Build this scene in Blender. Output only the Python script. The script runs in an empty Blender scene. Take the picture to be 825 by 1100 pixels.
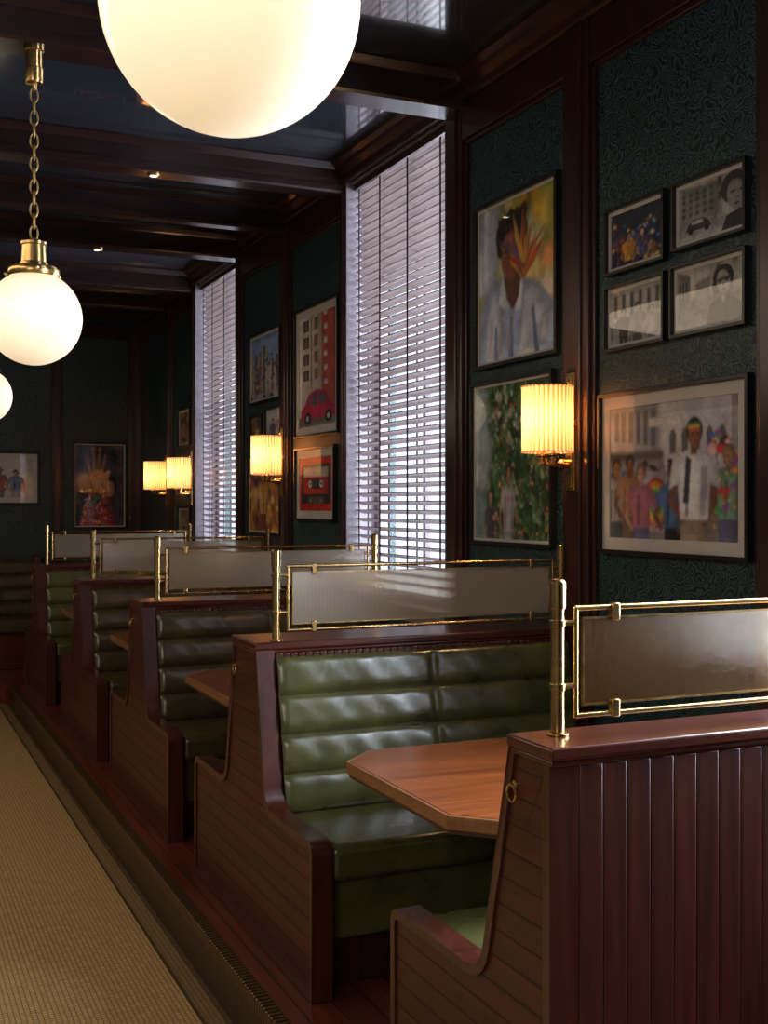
import bpy, bmesh, math, random
import numpy as np
from mathutils import Vector, Matrix
random.seed(7)
SC = bpy.context.scene
COL = SC.collection
SC.view_settings.view_transform = 'Standard'

# ------------------------------------------------------------------ materials
def newmat(name):
    m = bpy.data.materials.new(name); m.use_nodes = True
    nt = m.node_tree
    return m, nt, nt.nodes['Principled BSDF']
def nd(nt, t, **kw):
    n = nt.nodes.new(t)
    for k, v in kw.items():
        if k.startswith('i_'):
            key = k[2:].replace('_', ' ')
            n.inputs[key].default_value = v
        else:
            setattr(n, k, v)
    return n
def lk(nt, a, b): nt.links.new(a, b)
def c4(c): return (c[0], c[1], c[2], 1)
def math_n(nt, op, a, b=None, c=None):
    n = nt.nodes.new('ShaderNodeMath'); n.operation = op
    for i, v in enumerate((a, b, c)):
        if v is None: continue
        if isinstance(v, (int, float)): n.inputs[i].default_value = v
        else: nt.links.new(v, n.inputs[i])
    return n.outputs[0]
def ramp(nt, fac, stops, interp='LINEAR'):
    r = nt.nodes.new('ShaderNodeValToRGB'); r.color_ramp.interpolation = interp
    el = r.color_ramp.elements
    while len(el) < len(stops): el.new(0.5)
    for e, (p, c) in zip(el, stops):
        e.position = p; e.color = c4(c)
    nt.links.new(fac, r.inputs[0]); return r.outputs[0]
def bump(nt, h, strength, dist=0.01):
    b = nt.nodes.new('ShaderNodeBump'); b.inputs['Strength'].default_value = strength
    b.inputs['Distance'].default_value = dist
    nt.links.new(h, b.inputs['Height']); return b.outputs[0]
def mixc(nt, fac, a, b, mode='MIX'):
    n = nt.nodes.new('ShaderNodeMix'); n.data_type = 'RGBA'; n.blend_type = mode
    for s, v in ((0, fac), (6, a), (7, b)):
        if isinstance(v, (int, float)): n.inputs[s].default_value = v
        elif isinstance(v, tuple): n.inputs[s].default_value = c4(v)
        else: nt.links.new(v, n.inputs[s])
    return n.outputs[2]

def wood(name, light, dark, grain='z', rough=0.3, groove=None, width=0.09, coat=0.3):
    m, nt, b = newmat(name)
    tc = nd(nt, 'ShaderNodeTexCoord')
    mp = nd(nt, 'ShaderNodeMapping')
    s = {'x': (1.2, 22, 22), 'y': (22, 1.2, 22), 'z': (22, 22, 1.2)}[grain]
    mp.inputs['Scale'].default_value = s
    lk(nt, tc.outputs['Object'], mp.inputs[0])
    n1 = nd(nt, 'ShaderNodeTexNoise', i_Scale=1.3, i_Detail=6.0, i_Roughness=0.65, i_Distortion=0.6)
    lk(nt, mp.outputs[0], n1.inputs[0])
    col = ramp(nt, n1.outputs[0], [(0.3, dark), (0.72, light)])
    h = n1.outputs[0]
    if groove:
        sx = nd(nt, 'ShaderNodeSeparateXYZ'); lk(nt, tc.outputs['Object'], sx.inputs[0])
        ax = sx.outputs['XYZ'.index(groove.upper())]
        q = math_n(nt, 'DIVIDE', ax, width)
        fr = math_n(nt, 'FRACT', q)
        fl = math_n(nt, 'FLOOR', q)
        wn = nd(nt, 'ShaderNodeTexWhiteNoise', noise_dimensions='1D'); lk(nt, fl, wn.inputs['W'])
        var = math_n(nt, 'MULTIPLY_ADD', wn.outputs[0], 0.4, 0.8)
        vm = nd(nt, 'ShaderNodeCombineXYZ')
        for i in range(3): lk(nt, var, vm.inputs[i])
        col = mixc(nt, 1.0, col, vm.outputs[0], 'MULTIPLY')
        d = math_n(nt, 'ABSOLUTE', math_n(nt, 'SUBTRACT', fr, 0.5))
        g = math_n(nt, 'GREATER_THAN', d, 0.5 - 0.0018 / width)
        col = mixc(nt, g, col, tuple(v * 0.15 for v in dark))
        sm = nd(nt, 'ShaderNodeMapRange'); sm.inputs[1].default_value = 0.5 - 0.005 / width; sm.inputs[2].default_value = 0.5
        sm.inputs[3].default_value = 1; sm.inputs[4].default_value = 0
        lk(nt, d, sm.inputs[0])
        h = math_n(nt, 'ADD', sm.outputs[0], math_n(nt, 'MULTIPLY', n1.outputs[0], 0.08))
        lk(nt, bump(nt, h, 0.35, 0.004), b.inputs['Normal'])
    else:
        lk(nt, bump(nt, h, 0.08, 0.004), b.inputs['Normal'])
    lk(nt, col, b.inputs['Base Color'])
    b.inputs['Roughness'].default_value = rough
    b.inputs['Coat Weight'].default_value = coat
    b.inputs['Coat Roughness'].default_value = 0.2
    return m

WL, WD = (0.115, 0.026, 0.013), (0.036, 0.008, 0.005)
M_wood = wood('mahogany', (0.10, 0.024, 0.013), (0.032, 0.008, 0.005))
M_woodx = wood('mahogany_long', (0.11, 0.024, 0.013), (0.04, 0.009, 0.006), 'x', 0.28)
M_wood_h = wood('mahogany_planks_horizontal', (0.092, 0.017, 0.009), (0.028, 0.006, 0.004), 'y', 0.42, 'z', 0.062, coat=0.12)
M_wood_v = wood('mahogany_planks_vertical', WL, WD, 'z', 0.35, 'x', 0.066)
M_clad = wood('mahogany_cladding', (0.110, 0.024, 0.013), (0.03, 0.008, 0.005), 'z', 0.38, coat=0.12)
M_trimw = wood('mahogany_wall_trim', (0.050, 0.013, 0.010), (0.018, 0.006, 0.005), 'z', 0.3)
M_trimh = wood('dark_beam', (0.032, 0.013, 0.012), (0.011, 0.006, 0.007), 'x', 0.24)
M_table = wood('table_veneer', (0.30, 0.080, 0.020), (0.12, 0.028, 0.008), 'x', 0.26, None, coat=0.3)
M_tabedge = wood('table_edge', (0.33, 0.15, 0.06), (0.18, 0.07, 0.03), 'x', 0.3)
M_floorw = wood('platform_boards', (0.17, 0.036, 0.018), (0.055, 0.013, 0.008), 'y', 0.33, 'x', 0.11)
M_slat = wood('blind_slat', (0.26, 0.195, 0.185), (0.13, 0.095, 0.09), 'y', 0.4, coat=0.1)

def simple(name, col, rough=0.5, metal=0.0, noise=0.06, nscale=30, coat=0.0, spec=0.5):
    m, nt, b = newmat(name)
    tc = nd(nt, 'ShaderNodeTexCoord')
    n = nd(nt, 'ShaderNodeTexNoise', i_Scale=float(nscale), i_Detail=4.0)
    lk(nt, tc.outputs['Object'], n.inputs[0])
    lo = tuple(max(0, v * (1 - noise * 3)) for v in col); hi = tuple(min(1, v * (1 + noise * 3)) for v in col)
    lk(nt, ramp(nt, n.outputs[0], [(0.3, lo), (0.7, hi)]), b.inputs['Base Color'])
    rr = math_n(nt, 'MULTIPLY_ADD', n.outputs[0], 0.12, max(0.02, rough - 0.06))
    lk(nt, rr, b.inputs['Roughness'])
    b.inputs['Metallic'].default_value = metal
    b.inputs['Coat Weight'].default_value = coat
    b.inputs['Specular IOR Level'].default_value = spec
    return m
M_brass = simple('brass', (0.60, 0.40, 0.16), 0.26, 1.0, 0.05, 12)
M_brassd = simple('aged_brass', (0.38, 0.25, 0.10), 0.35, 1.0, 0.12, 40)
M_black = simple('black_frame', (0.010, 0.009, 0.009), 0.3)
M_mat = simple('white_mat_board', (0.62, 0.60, 0.56), 0.8, 0, 0.01)
M_jamb = simple('jamb_wood_sky_sheen', (0.22, 0.19, 0.22), 0.4)  # sky reflected in the glossy jamb wood, put into the base colour as lilac
M_darkmetal = simple('dark_iron', (0.02, 0.02, 0.022), 0.4, 0.6)
M_plaster = simple('dark_plaster', (0.03, 0.03, 0.033), 0.6)
M_ceil = simple('lacquer_ceiling', (0.028, 0.034, 0.046), 0.12, 0, 0.05, 3, coat=1.0, spec=1.0)

def leather(name, col):
    m, nt, b = newmat(name)
    tc = nd(nt, 'ShaderNodeTexCoord')
    n = nd(nt, 'ShaderNodeTexNoise', i_Scale=8.0, i_Detail=5.0, i_Distortion=0.6); lk(nt, tc.outputs['Object'], n.inputs[0])
    n2 = nd(nt, 'ShaderNodeTexNoise', i_Scale=260.0, i_Detail=2.0); lk(nt, tc.outputs['Object'], n2.inputs[0])
    lk(nt, ramp(nt, n.outputs[0], [(0.3, tuple(v * 0.6 for v in col)), (0.7, tuple(v * 1.25 for v in col))]), b.inputs['Base Color'])
    h = math_n(nt, 'ADD', math_n(nt, 'MULTIPLY', n.outputs[0], 0.8), math_n(nt, 'MULTIPLY', n2.outputs[0], 0.04))
    lk(nt, bump(nt, h, 0.20, 0.02), b.inputs['Normal'])
    lk(nt, math_n(nt, 'MULTIPLY_ADD', n.outputs[0], 0.2, 0.20), b.inputs['Roughness'])
    b.inputs['Coat Weight'].default_value = 0.5; b.inputs['Coat Roughness'].default_value = 0.16
    return m
M_leather = leather('green_leather', (0.082, 0.084, 0.026))
M_leatherb = leather('brown_leather_warm_sheen', (0.066, 0.050, 0.016))  # olive-brown holds warm light reflected on booth leather; also the brown banquette

def wallpaper():
    m, nt, b = newmat('green_embossed_wallpaper')
    tc = nd(nt, 'ShaderNodeTexCoord')
    nz = nd(nt, 'ShaderNodeTexNoise', i_Scale=13.0, i_Detail=1.0); lk(nt, tc.outputs['Object'], nz.inputs[0])
    va = nd(nt, 'ShaderNodeVectorMath', operation='MULTIPLY_ADD')
    lk(nt, nz.outputs['Color'], va.inputs[0]); va.inputs[1].default_value = (0.07, 0.07, 0.07)
    lk(nt, tc.outputs['Object'], va.inputs[2])
    vo = nd(nt, 'ShaderNodeTexVoronoi', i_Scale=20.0); lk(nt, va.outputs[0], vo.inputs['Vector'])
    s = math_n(nt, 'SINE', math_n(nt, 'MULTIPLY', vo.outputs['Distance'], 28.0))
    s = math_n(nt, 'MULTIPLY_ADD', s, 0.5, 0.5)
    lk(nt, ramp(nt, s, [(0.3, (0.004, 0.014, 0.019)), (0.85, (0.030, 0.074, 0.084))]), b.inputs['Base Color'])
    lk(nt, bump(nt, s, 0.4, 0.002), b.inputs['Normal'])
    b.inputs['Roughness'].default_value = 0.38
    return m
M_paper = wallpaper()

def tiles():
    m, nt, b = newmat('mosaic_tile_floor')
    tc = nd(nt, 'ShaderNodeTexCoord')
    br = nd(nt, 'ShaderNodeTexBrick', offset=0.0, i_Scale=1.0)
    br.inputs['Color1'].default_value = (0.62, 0.41, 0.18, 1); br.inputs['Color2'].default_value = (0.48, 0.31, 0.13, 1)
    br.inputs['Mortar'].default_value = (0.20, 0.125, 0.05, 1)
    br.inputs['Brick Width'].default_value = 0.018; br.inputs['Row Height'].default_value = 0.018
    br.inputs['Mortar Size'].default_value = 0.0022; br.inputs['Mortar Smooth'].default_value = 0.3
    lk(nt, tc.outputs['Object'], br.inputs[0])
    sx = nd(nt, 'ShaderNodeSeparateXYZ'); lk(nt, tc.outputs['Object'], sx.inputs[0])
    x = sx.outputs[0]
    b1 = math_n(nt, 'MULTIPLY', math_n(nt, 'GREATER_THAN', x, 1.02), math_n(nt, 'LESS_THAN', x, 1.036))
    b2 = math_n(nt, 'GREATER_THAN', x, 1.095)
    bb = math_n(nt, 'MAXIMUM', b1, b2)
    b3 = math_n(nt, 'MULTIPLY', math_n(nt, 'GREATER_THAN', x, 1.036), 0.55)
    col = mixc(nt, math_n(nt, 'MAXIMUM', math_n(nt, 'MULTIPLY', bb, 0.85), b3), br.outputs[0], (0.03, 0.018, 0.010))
    lk(nt, col, b.inputs['Base Color'])
    lk(nt, bump(nt, br.outputs['Fac'], -0.3, 0.003), b.inputs['Normal'])
    b.inputs['Roughness'].default_value = 0.45
    return m
M_tile = tiles()

def riser(name, hi, metal):
    m, nt, b = newmat(name)
    tc = nd(nt, 'ShaderNodeTexCoord'); sx = nd(nt, 'ShaderNodeSeparateXYZ'); lk(nt, tc.outputs['Object'], sx.inputs[0])
    s = math_n(nt, 'SINE', math_n(nt, 'MULTIPLY', sx.outputs[1], 260.0))
    s = math_n(nt, 'MULTIPLY_ADD', s, 0.5, 0.5)
    lk(nt, ramp(nt, s, [(0.2, tuple(v * .2 for v in hi)), (0.8, hi)]), b.inputs['Base Color'])
    lk(nt, bump(nt, s, 0.5, 0.004), b.inputs['Normal'])
    b.inputs['Roughness'].default_value = 0.4; b.inputs['Metallic'].default_value = metal
    return m
M_riser = riser('ribbed_dark_riser', (0.085, 0.048, 0.024), 0.2)
M_nosing = riser('ribbed_brass_nosing', (0.24, 0.15, 0.07), 0.8)

def globe_mat():
    m, nt, b = newmat('opal_glass_lit')
    b.inputs['Base Color'].default_value = (0.8, 0.72, 0.58, 1)
    tc = nd(nt, 'ShaderNodeTexCoord'); sx = nd(nt, 'ShaderNodeSeparateXYZ'); lk(nt, tc.outputs['Object'], sx.inputs[0])
    # the bulb hangs in the middle: the opal glass is brightest around the bulb's height
    a = math_n(nt, 'ABSOLUTE', math_n(nt, 'DIVIDE', math_n(nt, 'SUBTRACT', sx.outputs[2], 0.01), 0.19))
    lk(nt, ramp(nt, a, [(0.0, (1.0, 0.86, 0.60)), (0.4, (0.86, 0.72, 0.48)), (1.0, (0.60, 0.46, 0.29))]), b.inputs['Emission Color'])
    b.inputs['Emission Strength'].default_value = 1.2
    b.inputs['Roughness'].default_value = 0.12
    return m
M_globe = globe_mat()
def emis(name, col, st):
    m, nt, b = newmat(name)
    b.inputs['Base Color'].default_value = c4(col)
    tc = nd(nt, 'ShaderNodeTexCoord')
    n = nd(nt, 'ShaderNodeTexNoise', i_Scale=4.0); lk(nt, tc.outputs['Object'], n.inputs[0])
    lk(nt, ramp(nt, n.outputs[0], [(0.3, tuple(v * 0.95 for v in col)), (0.7, col)]), b.inputs['Emission Color'])
    b.inputs['Emission Strength'].default_value = st
    return m
M_spot = emis('spot_lens', (1.0, 0.85, 0.6), 12.0)

def shade_mat():
    m, nt, b = newmat('pleated_fabric_shade')
    nt.nodes.remove(b)
    out = nt.nodes['Material Output']
    tc = nd(nt, 'ShaderNodeTexCoord'); sx = nd(nt, 'ShaderNodeSeparateXYZ'); lk(nt, tc.outputs['Object'], sx.inputs[0])
    ang = math_n(nt, 'ARCTAN2', sx.outputs[1], sx.outputs[0])
    s = math_n(nt, 'MULTIPLY_ADD', math_n(nt, 'SINE', math_n(nt, 'MULTIPLY', ang, 34.0)), 0.5, 0.5)
    col = ramp(nt, s, [(0.1, (0.46, 0.21, 0.07)), (0.8, (0.90, 0.60, 0.31))])
    d = nd(nt, 'ShaderNodeBsdfDiffuse'); t = nd(nt, 'ShaderNodeBsdfTranslucent'); e = nd(nt, 'ShaderNodeEmission', i_Strength=0.34)
    for n in (d, t, e): lk(nt, col, n.inputs[0])
    mx = nd(nt, 'ShaderNodeMixShader', i_Fac=0.6); lk(nt, d.outputs[0], mx.inputs[1]); lk(nt, t.outputs[0], mx.inputs[2])
    ad = nd(nt, 'ShaderNodeAddShader'); lk(nt, mx.outputs[0], ad.inputs[0]); lk(nt, e.outputs[0], ad.inputs[1])
    lk(nt, ad.outputs[0], out.inputs[0])
    return m
M_shade = shade_mat()

def glass_mat(name, tint, gloss_r, reed=None, base=0.06):
    m, nt, b = newmat(name); nt.nodes.remove(b)
    out = nt.nodes['Material Output']
    tr = nd(nt, 'ShaderNodeBsdfTransparent'); tr.inputs[0].default_value = c4(tint)
    gl = nd(nt, 'ShaderNodeBsdfGlossy', i_Roughness=gloss_r)
    geo = nd(nt, 'ShaderNodeNewGeometry')
    ior = math_n(nt, 'MULTIPLY_ADD', geo.outputs['Backfacing'], 1/1.45 - 1.45, 1.45)
    fr = nd(nt, 'ShaderNodeFresnel'); lk(nt, ior, fr.inputs['IOR'])
    f = math_n(nt, 'ADD', math_n(nt, 'MULTIPLY', fr.outputs[0], 0.8), base)
    mx = nd(nt, 'ShaderNodeMixShader'); lk(nt, f, mx.inputs[0]); lk(nt, tr.outputs[0], mx.inputs[1]); lk(nt, gl.outputs[0], mx.inputs[2])
    res = mx.outputs[0]
    if reed:
        fac, ct, cd = reed
        tc = nd(nt, 'ShaderNodeTexCoord'); sx = nd(nt, 'ShaderNodeSeparateXYZ'); lk(nt, tc.outputs['Object'], sx.inputs[0])
        s = math_n(nt, 'SINE', math_n(nt, 'MULTIPLY', sx.outputs[0], 1300.0))
        s2 = nd(nt, 'ShaderNodeTexNoise', i_Scale=40.0); lk(nt, tc.outputs['Object'], s2.inputs[0])
        hh = math_n(nt, 'ADD', s, math_n(nt, 'MULTIPLY', s2.outputs[0], 0.5))
        bn = bump(nt, hh, 0.3, 0.001)
        lk(nt, bn, gl.inputs['Normal'])
        rf = nd(nt, 'ShaderNodeBsdfRefraction', i_Roughness=0.22, i_IOR=1.05); rf.inputs[0].default_value = c4(tuple(min(1, v * 1.04) for v in tint))
        lk(nt, bn, rf.inputs['Normal'])
        m2 = nd(nt, 'ShaderNodeMixShader', i_Fac=0.5); lk(nt, res, m2.inputs[1]); lk(nt, rf.outputs[0], m2.inputs[2])
        df = nd(nt, 'ShaderNodeBsdfTranslucent'); df.inputs[0].default_value = c4(ct)
        d2 = nd(nt, 'ShaderNodeBsdfDiffuse'); d2.inputs[0].default_value = c4(cd)
        a2 = nd(nt, 'ShaderNodeMixShader', i_Fac=0.5); lk(nt, df.outputs[0], a2.inputs[1]); lk(nt, d2.outputs[0], a2.inputs[2])
        m3 = nd(nt, 'ShaderNodeMixShader', i_Fac=fac); lk(nt, m2.outputs[0], m3.inputs[1]); lk(nt, a2.outputs[0], m3.inputs[2])
        res = m3.outputs[0]
    lk(nt, res, out.inputs[0])
    return m
M_glass = glass_mat('picture_glass', (0.97, 0.97, 0.97), 0.02, None, 0.015)
M_reed_amber = glass_mat('reeded_amber_glass', (0.90, 0.74, 0.50), 0.16, (0.09, (0.60, 0.38, 0.17), (0.22, 0.12, 0.05)), 0.05)
M_reed_backlit = glass_mat('reeded_glass_backlit_tone', (0.95, 0.90, 0.80), 0.16, (0.34, (0.85, 0.78, 0.66), (0.62, 0.55, 0.44)), 0.09)  # same smoked glass; light of the blinds behind put into paler colours

def print_mat():
    m, nt, b = newmat('photo_print_colour')
    a = nd(nt, 'ShaderNodeAttribute', attribute_name='col')
    tc = nd(nt, 'ShaderNodeTexCoord')
    n = nd(nt, 'ShaderNodeTexNoise', i_Scale=90.0, i_Detail=4.0, i_Roughness=0.6); lk(nt, tc.outputs['Object'], n.inputs[0])
    g = ramp(nt, n.outputs[0], [(0.3, (0.9, 0.9, 0.9)), (0.7, (1.12, 1.12, 1.12))])
    lk(nt, mixc(nt, 1.0, a.outputs[0], g, 'MULTIPLY'), b.inputs['Base Color'])
    b.inputs['Roughness'].default_value = 0.6
    return m
M_print = print_mat()

# ------------------------------------------------------------------ mesh builder
class B:
    def __init__(s): s.bm = bmesh.new()
    def box(s, x0, x1, y0, y1, z0, z1, mi=0):
        v = [s.bm.verts.new(p) for p in ((x0,y0,z0),(x1,y0,z0),(x1,y1,z0),(x0,y1,z0),(x0,y0,z1),(x1,y0,z1),(x1,y1,z1),(x0,y1,z1))]
        for f in ((0,3,2,1),(4,5,6,7),(0,1,5,4),(1,2,6,5),(2,3,7,6),(3,0,4,7)):
            s.bm.faces.new([v[i] for i in f]).material_index = mi
        return s
    def prism(s, pts, axis, a, b, mi=0):
        def P(p, t):
            return {'x': (t, p[0], p[1]), 'y': (p[0], t, p[1]), 'z': (p[0], p[1], t)}[axis]
        va = [s.bm.verts.new(P(p, a)) for p in pts]; vb = [s.bm.verts.new(P(p, b)) for p in pts]
        n = len(pts)
        s.bm.faces.new(va).material_index = mi; s.bm.faces.new(vb[::-1]).material_index = mi
        for i in range(n):
            j = (i + 1) % n
            s.bm.faces.new((va[i], vb[i], vb[j], va[j])).material_index = mi
        return s
    def ring(s, outer, inner, axis, a, b, mi=0):
        def P(p, t):
            return {'x': (t, p[0], p[1]), 'y': (p[0], t, p[1]), 'z': (p[0], p[1], t)}[axis]
        L = [[s.bm.verts.new(P(p, t)) for p in q] for q in (outer, inner) for t in (a, b)]
        oa, ob, ia, ib = L; n = len(outer)
        for i in range(n):
            j = (i + 1) % n
            for q in ((oa[i], oa[j], ia[j], ia[i]), (ob[i], ib[i], ib[j], ob[j]), (oa[i], ob[i], ob[j], oa[j]), (ia[i], ia[j], ib[j], ib[i])):
                s.bm.faces.new(q).material_index = mi
        return s
    def cyl(s, p0, p1, r, r2=None, seg=20, mi=0):
        p0, p1 = Vector(p0), Vector(p1); r2 = r if r2 is None else r2
        q = (p1 - p0).to_track_quat('Z', 'Y')
        A, Bv = [], []
        for i in range(seg):
            t = 2 * math.pi * i / seg; d = Vector((math.cos(t), math.sin(t), 0))
            A.append(s.bm.verts.new(p0 + q @ (d * r))); Bv.append(s.bm.verts.new(p1 + q @ (d * r2)))
        s.bm.faces.new(A[::-1]).material_index = mi; s.bm.faces.new(Bv).material_index = mi
        for i in range(seg):
            j = (i + 1) % seg
            s.bm.faces.new((A[i], A[j], Bv[j], Bv[i])).material_index = mi
        return s
    def lathe(s, c, prof, seg=40, mi=0, close=False):
        rows = []
        for r, z in prof:
            rows.append([s.bm.verts.new((c[0] + r * math.cos(2*math.pi*i/seg), c[1] + r * math.sin(2*math.pi*i/seg), c[2] + z)) for i in range(seg)])
        for a, b in zip(rows, rows[1:]):
            for i in range(seg):
                j = (i + 1) % seg
                s.bm.faces.new((a[i], a[j], b[j], b[i])).material_index = mi
        return s
    def sphere(s, c, r, seg=40, mi=0):
        bmesh.ops.create_uvsphere(s.bm, u_segments=seg, v_segments=seg // 2, radius=r, matrix=Matrix.Translation(c))
        return s
    def tube(s, pts, r, seg=10, mi=0, closed=False):
        pts = [Vector(p) for p in pts]; n = len(pts); rows = []
        for i, p in enumerate(pts):
            if closed: d = pts[(i+1) % n] - pts[i-1]
            else: d = pts[min(i+1, n-1)] - pts[max(i-1, 0)]
            d.normalize()
            up = Vector((0, 0, 1)) if abs(d.z) < 0.9 else Vector((0, 1, 0))
            a = d.cross(up).normalized(); b = d.cross(a)
            rows.append((p, a, b))
        vs = []
        pa = None
        for p, a, b in rows:
            if pa is not None and a.dot(pa) < 0: a, b = -a, -b
            pa = a
            vs.append([s.bm.verts.new(p + a * r * math.cos(2*math.pi*k/seg) + b * r * math.sin(2*math.pi*k/seg)) for k in range(seg)])
        rng = range(n) if closed else range(n - 1)
        for i in rng:
            A, C = vs[i], vs[(i+1) % n]
            for k in range(seg):
                l = (k + 1) % seg
                s.bm.faces.new((A[k], A[l], C[l], C[k])).material_index = mi
        if not closed:
            s.bm.faces.new(vs[0]); s.bm.faces.new(vs[-1][::-1])
        return s
    def done(s, name, mats, loc=(0,0,0), parent=None, bevel=0.0, smooth=35, rot=None, segs=2):
        bmesh.ops.recalc_face_normals(s.bm, faces=s.bm.faces)
        me = bpy.data.meshes.new(name); s.bm.to_mesh(me); s.bm.free()
        if not isinstance(mats, (list, tuple)): mats = [mats]
        for m in mats: me.materials.append(m)
        if smooth:
            for p in me.polygons: p.use_smooth = True
            me.set_sharp_from_angle(angle=math.radians(smooth))
        o = bpy.data.objects.new(name, me); COL.objects.link(o)
        o.location = loc
        if rot: o.rotation_euler = rot
        if parent: o.parent = parent
        if bevel:
            md = o.modifiers.new('bevel', 'BEVEL'); md.width = bevel; md.segments = segs; md.limit_method = 'ANGLE'; md.angle_limit = math.radians(40)
        return o
def empty(name, loc, rot=None):
    o = bpy.data.objects.new(name, None); COL.objects.link(o); o.location = loc; o.empty_display_size = 0.1
    if rot: o.rotation_euler = rot
    return o
def tag(o, label, cat, group=None):
    o['label'] = label; o['category'] = cat
    if group: o['group'] = group
    return o
def struct(o): o['kind'] = 'structure'; return o

def round_poly(pts, rad, seg=5):
    out = []; n = len(pts)
    for i, p in enumerate(pts):
        r = rad[i] if isinstance(rad, (list, tuple)) else rad
        p = Vector(p); a = Vector(pts[i-1]); b = Vector(pts[(i+1) % n])
        if r <= 0: out.append(tuple(p)); continue
        da = (a - p); db = (b - p)
        rr = min(r, da.length * 0.45, db.length * 0.45)
        A = p + da.normalized() * rr; Cc = p + db.normalized() * rr
        for k in range(seg + 1):
            t = k / seg
            q = A * (1-t)**2 + p * 2*t*(1-t) + Cc * t*t
            out.append((q.x, q.y))
    return out
def inset(pts, d):
    n = len(pts)
    area = sum(pts[i][0]*pts[(i+1)%n][1] - pts[(i+1)%n][0]*pts[i][1] for i in range(n))
    sg = 1 if area > 0 else -1
    out = []
    for i in range(n):
        p = Vector(pts[i]); a = Vector(pts[i-1]); b = Vector(pts[(i+1) % n])
        e1 = (p - a).normalized(); e2 = (b - p).normalized()
        n1 = Vector((-e1.y, e1.x)) * sg; n2 = Vector((-e2.y, e2.x)) * sg
        m = (n1 + n2)
        if m.length < 1e-6: m = n1
        m.normalize()
        k = d / max(0.4, m.dot(n1))
        q = p + m * k; out.append((q.x, q.y))
    return out

# ------------------------------------------------------------------ constants
W = 2.60; ZF = -0.19; ZC = 3.58; YB = 12.15; XL = -3.2; YR = -2.6; XA = 1.252; XI = 1.322
WINS = [(1.50, 2.76), (5.03, 6.331), (8.551, 9.789)]
ZS, ZH = 0.98, 3.46

# ------------------------------------------------------------------ room
b = B(); b.box(XL, 1.16, YR, YB, ZF - 0.05, ZF)
struct(b.done('floor', M_tile, smooth=0))
b = B()
pl = [(1.13, YR), (W, YR), (W, YB), (XL, YB), (XL, 10.75)]
arc = [(1.13 - 0.28 + 0.28*math.cos(t), 10.75 - 0.28 + 0.28*math.sin(t)) for t in [math.pi/2*(1 - k/8) for k in range(9)]]
b.prism(pl + arc, 'z', ZF, 0.0)
struct(b.done('floor.001', M_floorw, smooth=0))
b = B(); b.box(1.117, 1.129, YR, 10.47, ZF + 0.001, -0.03)
struct(b.done('trim_1', M_riser, smooth=0))
b = B(); b.box(1.104, 1.150, YR, 10.47, -0.035, 0.006)
struct(b.done('trim_2', M_nosing, bevel=0.004))
b = B(); b.box(XL, 0.85, 10.735, 10.748, ZF + 0.001, -0.03); b.box(XL, 0.85, 10.72, 10.76, -0.03, 0.006)
struct(b.done('trim_3', M_riser, smooth=0))
b = B(); b.box(XL - .1, W + .4, YR - .1, YB + .1, ZC, ZC + 0.1)
struct(b.done('ceiling', M_ceil, smooth=0))
b = B()
ys = [YR] + [v for w in WINS for v in w] + [YB]
for i in range(0, len(ys), 2): b.box(W, W + 0.3, ys[i], ys[i+1], ZF, ZC)
for y0, y1 in WINS:
    b.box(W, W + 0.3, y0, y1, ZF, ZS); b.box(W, W + 0.3, y0, y1, ZH, ZC)
struct(b.done('wall_right', M_paper, smooth=0))
struct(B().box(XL - .1, W + .3, YB, YB + .1, ZF, ZC).done('wall_back', M_paper, smooth=0))
struct(B().box(XL - .1, XL, YR, YB, ZF, ZC).done('wall_left', M_plaster, smooth=0))
struct(B().box(XL - .1, W + .3, YR - .1, YR, ZF, ZC).done('wall_front', M_plaster, smooth=0))

def pil(b, y0, y1, z0=0.0, z1=3.46, p=0.035):
    b.box(W - p, W, y0, y1, z0, z1)
    b.box(W - p - 0.012, W, y0 + (y1-y0)*0.22, y1 - (y1-y0)*0.22, z0, z1)
tn = 4
PIL = [(2.76, 2.86), (3.80, 3.98), (4.861, 5.03), (6.331, 6.40), (7.36, 7.49), (8.46, 8.551), (9.789, 9.87), (10.68, 10.80), (12.03, 12.15), (0.2, 0.38), (1.36, 1.5)]
for y0, y1 in PIL:
    b = B(); pil(b, y0, y1); struct(b.done('trim_%d' % tn, M_trimw, bevel=0.006)); tn += 1
SEC = [(-2.6, 0.2), (0.38, 1.36), (2.86, 3.80), (3.98, 4.861), (6.40, 7.36), (7.49, 8.46), (9.87, 10.68), (10.80, 12.03)]
b = B()
for y0, y1 in SEC:
    b.box(W - 0.03, W, y0, y1, 3.284, 3.46)
    b.box(W - 0.018, W, y0, y0 + 0.022, 1.0, 3.284); b.box(W - 0.018, W, y1 - 0.022, y1, 1.0, 3.284)
    b.box(W - 0.018, W, y0, y1, 3.262, 3.284)
struct(b.done('trim_%d' % tn, M_trimw, bevel=0.004)); tn += 1
b = B()
prof = [(W, ZC), (W - 0.12, ZC), (W - 0.12, ZC - 0.02), (W - 0.09, ZC - 0.035), (W - 0.085, ZC - 0.055), (W - 0.05, ZC - 0.08), (W - 0.045, ZC - 0.11), (W - 0.035, ZC - 0.12), (W, ZC - 0.12)]
b.prism(prof, 'y', YR, YB); struct(b.done('trim_%d' % tn, M_trimw, smooth=0)); tn += 1
for x0, x1 in ((1.70, 1.80), (2.47, 2.59), (0.55, 0.65), (-0.6, -0.5)):
    b = B(); b.box(x0, x1, YB - 0.035, YB, 0, 3.42); b.box(x0 + .02, x1 - .02, YB - 0.047, YB, 0, 3.42)
    struct(b.done('trim_%d' % tn, M_trimw, bevel=0.006)); tn += 1
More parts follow.
